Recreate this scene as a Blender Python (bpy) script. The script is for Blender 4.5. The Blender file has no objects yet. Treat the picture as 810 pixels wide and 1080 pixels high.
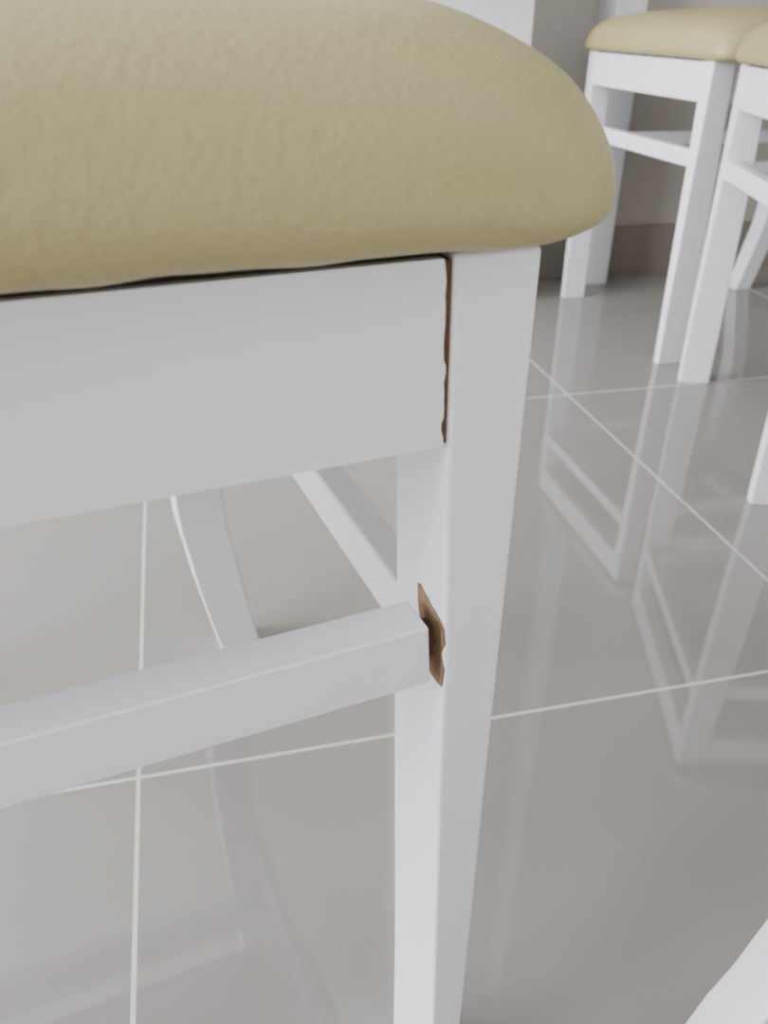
import bpy, bmesh, math, random
from mathutils import Matrix, Vector
random.seed(11)
D=bpy.data; C=bpy.context
def link(o):
    C.scene.collection.objects.link(o); return o

# ---------------- materials ----------------
def mat(name, col, rough=.5, spec=.5, bump=None, coat=0, var=None):
    m=D.materials.new(name); m.use_nodes=True
    nt=m.node_tree; b=nt.nodes['Principled BSDF']
    b.inputs['Base Color'].default_value=(*col,1)
    b.inputs['Roughness'].default_value=rough
    b.inputs['Specular IOR Level'].default_value=spec
    b.inputs['Coat Weight'].default_value=coat
    tc=nt.nodes.new('ShaderNodeTexCoord')
    if var:
        n=nt.nodes.new('ShaderNodeTexNoise'); n.inputs['Scale'].default_value=var[0]
        n.inputs['Detail'].default_value=4
        nt.links.new(tc.outputs['Object'],n.inputs['Vector'])
        r=nt.nodes.new('ShaderNodeMix'); r.data_type='RGBA'
        r.inputs[6].default_value=(*[c*(1-var[1]) for c in col],1)
        r.inputs[7].default_value=(*[min(1,c*(1+var[1])) for c in col],1)
        nt.links.new(n.outputs['Fac'],r.inputs[0]); nt.links.new(r.outputs[2],b.inputs['Base Color'])
    if bump:
        n=nt.nodes.new('ShaderNodeTexNoise'); n.inputs['Scale'].default_value=bump[0]
        n.inputs['Detail'].default_value=3
        nt.links.new(tc.outputs['Object'],n.inputs['Vector'])
        bp=nt.nodes.new('ShaderNodeBump'); bp.inputs['Strength'].default_value=bump[1]
        bp.inputs['Distance'].default_value=bump[2]
        nt.links.new(n.outputs['Fac'],bp.inputs['Height']); nt.links.new(bp.outputs['Normal'],b.inputs['Normal'])
    return m
M_white=mat('white_lacquer',(.83,.82,.85),.35,.5,(60,.08,.0006),var=(6,.015))
M_brown=mat('raw_mdf',(.26,.17,.10),.9,.2,(500,.6,.001),var=(300,.35))
M_crack=mat('dark_raw_wood',(.12,.062,.035),.9,.2,(500,.6,.001),var=(300,.3))
M_dark=mat('dark_board',(.03,.025,.02),.9,.2)  # near-black colour of the board that fills the gap under the cushion
M_wall=mat('wall_paint',(.49,.46,.41),.8,.3,(90,.05,.001),var=(2,.02))
M_trim=mat('white_trim',(.72,.72,.75),.4,.5,var=(3,.01))
M_base=mat('baseboard_tile',(.25,.22,.185),.3,.5,var=(5,.06))
M_ceil=mat('ceiling_paint',(.78,.78,.78),.8,.3,var=(2,.01))
M_frame=mat('window_frame',(.75,.75,.75),.4,.5,var=(3,.01))

def leather():
    m=D.materials.new('beige_leather'); m.use_nodes=True
    nt=m.node_tree; b=nt.nodes['Principled BSDF']; L=nt.links
    tc=nt.nodes.new('ShaderNodeTexCoord')
    n0=nt.nodes.new('ShaderNodeTexNoise'); n0.inputs['Scale'].default_value=9; n0.inputs['Detail'].default_value=2
    L.new(tc.outputs['Object'],n0.inputs['Vector'])
    mx=nt.nodes.new('ShaderNodeMix'); mx.data_type='RGBA'
    mx.inputs[6].default_value=(.345,.295,.133,1); mx.inputs[7].default_value=(.375,.322,.147,1)
    L.new(n0.outputs['Fac'],mx.inputs[0]); L.new(mx.outputs[2],b.inputs['Base Color'])
    b.inputs['Roughness'].default_value=.40; b.inputs['Specular IOR Level'].default_value=.5
    n1=nt.nodes.new('ShaderNodeTexNoise'); n1.inputs['Scale'].default_value=130; n1.inputs['Detail'].default_value=2
    n2=nt.nodes.new('ShaderNodeTexVoronoi'); n2.inputs['Scale'].default_value=520; n2.feature='SMOOTH_F1'
    n3=nt.nodes.new('ShaderNodeTexNoise'); n3.inputs['Scale'].default_value=400; n3.inputs['Detail'].default_value=3
    for n in (n1,n2,n3): L.new(tc.outputs['Object'],n.inputs['Vector'])
    a=nt.nodes.new('ShaderNodeMath'); a.operation='MULTIPLY_ADD'; a.inputs[1].default_value=.4
    L.new(n1.outputs['Fac'],a.inputs[0]); 
    s=nt.nodes.new('ShaderNodeMath'); s.operation='MULTIPLY_ADD'; s.inputs[1].default_value=-.6
    L.new(n2.outputs['Distance'],s.inputs[0]); L.new(n3.outputs['Fac'],s.inputs[2]); L.new(s.outputs[0],a.inputs[2])
    bp=nt.nodes.new('ShaderNodeBump'); bp.inputs['Strength'].default_value=.36; bp.inputs['Distance'].default_value=.0008
    L.new(a.outputs[0],bp.inputs['Height']); L.new(bp.outputs['Normal'],b.inputs['Normal'])
    return m
M_leather=leather()

def floor_mat():
    m=D.materials.new('polished_tile'); m.use_nodes=True
    nt=m.node_tree; b=nt.nodes['Principled BSDF']; L=nt.links
    tc=nt.nodes.new('ShaderNodeTexCoord'); sp=nt.nodes.new('ShaderNodeSeparateXYZ')
    L.new(tc.outputs['Object'],sp.inputs[0])
    def mth(op,a,bv=None,c=None):
        n=nt.nodes.new('ShaderNodeMath'); n.operation=op
        for i,x in enumerate((a,bv,c)):
            if x is None: continue
            if isinstance(x,(int,float)): n.inputs[i].default_value=x
            else: L.new(x,n.inputs[i])
        return n.outputs[0]
    def line(out,off,sz):
        w=mth('PINGPONG',mth('ADD',out,-off),sz/2)
        return mth('LESS_THAN',w,.0015)
    g=mth('MAXIMUM',line(sp.outputs[0],-.0733,.6),line(sp.outputs[1],.4418,.594))
    n=nt.nodes.new('ShaderNodeTexNoise'); n.inputs['Scale'].default_value=3; n.inputs['Detail'].default_value=5
    L.new(tc.outputs['Object'],n.inputs['Vector'])
    c1=nt.nodes.new('ShaderNodeMix'); c1.data_type='RGBA'
    c1.inputs[6].default_value=(.272,.255,.238,1); c1.inputs[7].default_value=(.298,.279,.261,1)
    L.new(n.outputs['Fac'],c1.inputs[0])
    c2=nt.nodes.new('ShaderNodeMix'); c2.data_type='RGBA'; c2.inputs[7].default_value=(.62,.60,.59,1)
    L.new(c1.outputs[2],c2.inputs[6]); L.new(g,c2.inputs[0]); L.new(c2.outputs[2],b.inputs['Base Color'])
    L.new(mth('MULTIPLY_ADD',g,.5,.03),b.inputs['Roughness'])
    b.inputs['IOR'].default_value=1.7
    bp=nt.nodes.new('ShaderNodeBump'); bp.inputs['Distance'].default_value=.0006; bp.inputs['Strength'].default_value=.4; bp.invert=True
    L.new(g,bp.inputs['Height']); L.new(bp.outputs['Normal'],b.inputs['Normal'])
    return m
M_floor=floor_mat()

# ---------------- mesh helpers ----------------
def finish(o,mt,bev=0,seg=3,parent=None,smooth=True):
    o.data.materials.append(mt)
    if smooth:
        for p in o.data.polygons: p.use_smooth=True
    if bev:
        b=o.modifiers.new('bevel','BEVEL'); b.width=bev; b.segments=seg; b.limit_method='ANGLE'; b.angle_limit=math.radians(40)
        b.harden_normals=True
    if parent: o.parent=parent
    return o
def loft(name,secs,mt,bev=.002,parent=None):
    vs=[];fs=[]
    for s in secs: vs+= [tuple(p) for p in s]
    n=len(secs); k=len(secs[0])
    for i in range(n-1):
        for j in range(k):
            a=i*k+j; b2=i*k+(j+1)%k
            fs.append((a,b2,b2+k,a+k))
    fs.append(tuple(range(k))[::-1]); fs.append(tuple(range((n-1)*k,n*k)))
    me=D.meshes.new(name); me.from_pydata(vs,[],fs); me.update()
    bm=bmesh.new(); bm.from_mesh(me); bmesh.ops.recalc_face_normals(bm,faces=bm.faces); bm.to_mesh(me); bm.free()
    return finish(link(D.objects.new(name,me)),mt,bev,parent=parent,smooth=bev>0)
def rect(z,x0,x1,y0,y1): return [(x0,y0,z),(x1,y0,z),(x1,y1,z),(x0,y1,z)]
def box(name,x0,x1,y0,y1,z0,z1,mt,bev=.002,parent=None):
    return loft(name,[rect(z0,x0,x1,y0,y1),rect(z1,x0,x1,y0,y1)],mt,bev,parent)
def interp(tab,z):
    tab=sorted(tab)
    if z<=tab[0][0]: return tab[0][1:]
    for a,b in zip(tab,tab[1:]):
        if z<=b[0]:
            t=(z-a[0])/(b[0]-a[0]); t=t*t*(3-2*t)*.5+t*.5
            return [p+(q-p)*t for p,q in zip(a[1:],b[1:])]
    return tab[-1][1:]

def cushion(parent):
    a,b,cy=.2222,.1985,.1865
    prof=[(0,.492),(.15,.4918),(.3,.491),(.45,.4895),(.6,.4873),(.7,.4848),(.78,.4818),(.85,.4777),(.9,.473),(.94,.4668),(.965,.4605),(.985,.452),(.996,.4445),(1,.438),(.997,.4335),(.985,.4302),(.965,.4287),(.952,.4283),(.93,.4295),(.9,.4295),(.0,.4295)]
    N=240; vs=[];fs=[]
    rings=[]
    for s,z in prof:
        if s==0:
            vs.append((0,cy,z)); rings.append([len(vs)-1]); continue
        ex=3.6+8*s**4
        ring=[]
        for i in range(N):
            t=2*math.pi*i/N
            c_,s_=math.cos(t),math.sin(t)
            r=(abs(c_)**ex+abs(s_)**ex)**(-1/ex)
            x=a*s*r*c_; y=b*s*r*s_
            k=1 if .93<=s and z<.436 else 0
            zz=z+ (.0004*math.sin(x*130+.6)+.0003*math.sin(x*290+y*170))*k
            if s>=.9: zz-=.0022*min(1,abs(x)/.19)**8*(1 if z<.44 else .5)
            ring.append(len(vs)); vs.append((x,cy+y,zz))
        rings.append(ring)
    for A,B in zip(rings,rings[1:]):
        for i in range(N):
            j=(i+1)%N
            if len(A)==1: fs.append((A[0],B[i],B[j]))
            elif len(B)==1: fs.append((A[j],A[i],B[0]))
            else: fs.append((A[i],B[i],B[j],A[j]))
    me=D.meshes.new('seat_cushion'); me.from_pydata(vs,[],fs); me.update()
    bm=bmesh.new(); bm.from_mesh(me); bmesh.ops.recalc_face_normals(bm,faces=bm.faces); bm.to_mesh(me); bm.free()
    o=finish(link(D.objects.new('seat_cushion',me)),M_leather,parent=parent)
    s=o.modifiers.new('s','SUBSURF'); s.levels=1; s.render_levels=1
    return o

BL=[(0,.180,.391,.0165,.017),(.03,.1740,.394,.017,.017),(.07,.167,.398,.018,.017),(.14,.159,.406,.0185,.0168),(.27,.161,.411,.018,.017),(.42,.1645,.411,.016,.017),(.6,.166,.425,.0145,.0155),(.75,.166,.455,.014,.014),(.87,.166,.487,.013,.012)]
BL_RAKED=[(0,.181,.462,.013,.0145),(.06,.180,.444,.013,.015),(.12,.178,.428,.0135,.016),(.2,.172,.414,.0145,.0165),(.27,.167,.411,.015,.017),(.42,.1655,.411,.015,.017),(.6,.166,.425,.0145,.0155),(.75,.166,.455,.014,.014),(.87,.166,.487,.013,.012)]
def chair(loc,rot,broken=False,name='dining_chair',bl=BL):
    E=link(D.objects.new(name,None)); E.location=loc; E.rotation_euler=(0,0,math.radians(rot))
    fl=[(0,.1765,.191,.001,.0445),(.084,.1752,.1908,.0,.0435),(.25,.1705,.1903,0,.040),(.30,.1698,.1903,0,.0385),(.36,.1672,.1903,0,.0350),(.376,.1669,.1903,0,.0348),(.4268,.1659,.1903,0,.034)]
    for sg,nm in ((1,'front_leg_right'),(-1,'front_leg_left')):
        secs=[]
        for z,x0,x1,y0,y1 in fl: secs.append(rect(z,sg*x0,sg*x1,y0,y1))
        loft(nm,secs,M_white,.0017,E)
    for sg,nm in ((1,'back_leg_right'),(-1,'back_leg_left')):
        secs=[]
        for k in range(36):
            z=.87*k/35; x,y,hx,hy=interp(bl,z)
            secs.append(rect(z,sg*x-hx,sg*x+hx,y-hy,y+hy))
        loft(nm,secs,M_white,.002,E)
    zt=.4257; zb=.3763
    if broken:
        # torn glue-joint edge: continuous, slightly irregular, wider near the top
        pts=[(-.166,zb),(.1655,zb-.0001)]
        n=22; j=0
        for k in range(1,n):
            f=k/n; z=zb+(zt-zb)*f+random.uniform(-.0006,.0006)
            j=.5*j+random.uniform(-.00022,.00022)
            wide=-.0007 if .05<f<.16 else (.0003 if .38<f<.5 else 0)
            pts.append((.1656-.0019*f+j+wide,z))
        pts+=[(.1634,zt),(-.166,zt)]
    else: pts=[(-.166,zb),(.166,zb),(.166,zt),(-.166,zt)]
    ap=loft('front_apron',[[(x,.0004,z) for x,z in pts],[(x,.020,z) for x,z in pts]],M_white,0 if broken else .0015,E)
    if broken:
        box('apron_tenon',.155,.1678,.0014,.017,.3768,.4250,M_crack,0,E)
    for sg,nm in ((1,'right'),(-1,'left')):
        xa,xb=sorted((sg*.170,sg*.187))
        box('side_apron_'+nm,xa,xb,.030,.400,.3765,.4262,M_white,.0015,E)
        xa,xb=sorted((sg*.1735,sg*.1875))
        box('side_stretcher_'+nm,xa,xb,.034,.402,.2765,.2985,M_white,.002,E)
    box('back_apron',-.158,.158,.402,.420,.3765,.4262,M_white,.0015,E)
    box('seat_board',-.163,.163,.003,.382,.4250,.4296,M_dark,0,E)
    if broken:
        L=-.172;R=.1650; dl=-.004; dr=-.0008
        loft('front_stretcher',[[(L,.001,.2930+dl),(L,.0165,.2930+dl),(L,.0165,.3155+dl),(L,.001,.3155+dl)],
             [(R+.001,.001,.2925+dr),(R,.0165,.2925+dr),(R-.0008,.0165,.3155+dr),(R-.0005,.001,.3155+dr)]],M_white,.0010,E)
        base=[(.001,.2895),(.004,.2885),(.008,.2882),(.012,.2885),(.0155,.2895),(.0180,.292),(.019,.299),(.0182,.306),(.0188,.312),(.0195,.3185),(.0165,.3190),(.014,.3180),(.0115,.3180),(.009,.3166),(.0065,.3164),(.0045,.3152),(.0022,.3148),(.001,.3130),(.0006,.307),(.0014,.302),(.0006,.296)]
        out=[(y+random.uniform(-.0004,.0004),z+random.uniform(-.0005,.0005)) for y,z in base]
        out=[(max(.0003,y),z) for y,z in out]
        def xin(z): return .1705+(.1698-.1705)*(z-.25)/.05 if z<.3 else .1698+(.1672-.1698)*(z-.3)/.06
        loft('raw_joint_patch',[[(xin(z)-.0003,y,z) for y,z in out],[(xin(z)+.004,y,z) for y,z in out]],M_brown,0,E)
        box('stretcher_tenon',.150,.1700,.007,.0125,.298,.309,M_crack,0,E)
    else:
        box('front_stretcher',-.172,.172,.001,.0165,.2925,.3155,M_white,.0015,E)
    for z,h in ((.80,.055),(.68,.03),(.58,.03)):
        secs=[]
        y0=interp(bl,z)[1]; y1=interp(bl,z+h)[1]
        for k in range(13):
            x=-.155+.31*k/12; d=.012*math.cos(math.pi*(k-6)/12)
            secs.append([(x,y0-.007+d,z),(x,y0+.007+d,z),(x,y1+.007+d,z+h),(x,y1-.007+d,z+h)])
        loft('backrest_rail',secs,M_white,.0015,E)
    cushion(E)
    return E
chair((-.1017,.1604,0),9.5,True)
chair((.718,1.31,0),-90)
chair((.657,.876,0),-108.2)
chair((.641,-.054,0),85,bl=BL_RAKED)

# ---------------- room ----------------
X0,X1,Y0,Y1,H=-2.4,3.2,-2.6,1.64,2.6
box('floor',X0-.1,X1+.1,Y0-.1,Y1+.1,-.1,0,M_floor,0)
box('ceiling',X0-.1,X1+.1,Y0-.1,Y1+.1,H,H+.1,M_ceil,0)
box('wall_back',X0-.1,X1+.1,Y1,Y1+.1,0,H,M_wall,0)
box('wall_right',X1,X1+.1,Y0,Y1,0,H,M_wall,0)
def wall_open(name,axis,c0,c1,a0,a1,w0,w1,z0,z1):
    E=link(D.objects.new(name,None))
    def bx(n,p0,p1,q0,q1):
        if axis=='x': box(n,c0,c1,p0,p1,q0,q1,M_wall,0,E)
        else: box(n,p0,p1,c0,c1,q0,q1,M_wall,0,E)
    bx('panel_a',a0,w0,0,H); bx('panel_b',w1,a1,0,H); bx('sill',w0,w1,0,z0); bx('lintel',w0,w1,z1,H)
WA,WB=-.9,1.5
wall_open('wall_left','x',X0-.1,X0,Y0,Y1,WA,WB,.3,2.3)
wall_open('wall_front','y',Y0-.1,Y0,X0,X1,-1.2,1.2,.9,2.2)
def window(name,axis,c,w0,w1,z0,z1):
    E=link(D.objects.new(name,None)); t=.05
    def bx(n,p0,p1,q0,q1):
        if axis=='x': box(n,c-.03,c+.03,p0,p1,q0,q1,M_frame,.003,E)
        else: box(n,p0,p1,c-.03,c+.03,q0,q1,M_frame,.003,E)
    bx('jamb_1',w0,w0+t,z0,z1); bx('jamb_2',w1-t,w1,z0,z1); bx('rail_1',w0+t,w1-t,z0,z0+t); bx('rail_2',w0+t,w1-t,z1-t,z1)
    m=(w0+w1)/2; bx('mullion',m-t/2,m+t/2,z0+t,z1-t)
window('window_1','x',X0-.05,WA,WB,.3,2.3)
window('added_window','y',Y0-.05,-1.2,1.2,.9,2.2)  # unseen window behind the camera, added to brighten the back wall
box('trim_1',.792,.850,1.565,Y1,0,H,M_trim,.003)
box('trim_2',.422,.598,1.47,Y1,0,H,M_trim,.003)
box('baseboard_back',.850,X1,Y1-.012,Y1,0,.10,M_base,.001)
box('baseboard_back.001',.598,.792,Y1-.012,Y1,0,.10,M_base,.001)

# ---------------- light ----------------
def area(name,loc,rot,sx,sy,e,col):
    l=D.lights.new(name,'AREA'); l.shape='RECTANGLE'; l.size=sx; l.size_y=sy; l.energy=e; l.color=col
    o=link(D.objects.new(name,l)); o.location=loc; o.rotation_euler=rot; return o
area('window_light_1',(X0-.12,(WA+WB)/2,1.3),(0,math.radians(-90),0),2.0,WB-WA,285,(.93,.955,1))
area('added_fill_light',(0,Y0-.12,1.55),(math.radians(90),0,0),2.4,1.3,15,(.97,.98,1))  # added weak fill light from behind the camera, towards the back wall
w=D.worlds.new('world'); C.scene.world=w; w.use_nodes=True
w.node_tree.nodes['Background'].inputs[0].default_value=(.85,.92,1,1)
w.node_tree.nodes['Background'].inputs[1].default_value=1.0

# ---------------- camera ----------------
R=Matrix(((0.97322892,0.10966862,-0.20198582),(-0.22960793,0.50322404,-0.83309409),(0.01027984,0.85716881,0.51493297)))
cam=D.cameras.new('camera'); co=link(D.objects.new('camera',cam))
M=R.to_4x4(); M.translation=Vector((0,0,.4743)); co.matrix_world=M
cam.sensor_fit='VERTICAL'; cam.sensor_height=36; cam.lens=870.8/1080*36
cam.clip_start=.01
cam.dof.use_dof=True; cam.dof.focus_distance=.30; cam.dof.aperture_fstop=18
C.scene.camera=co
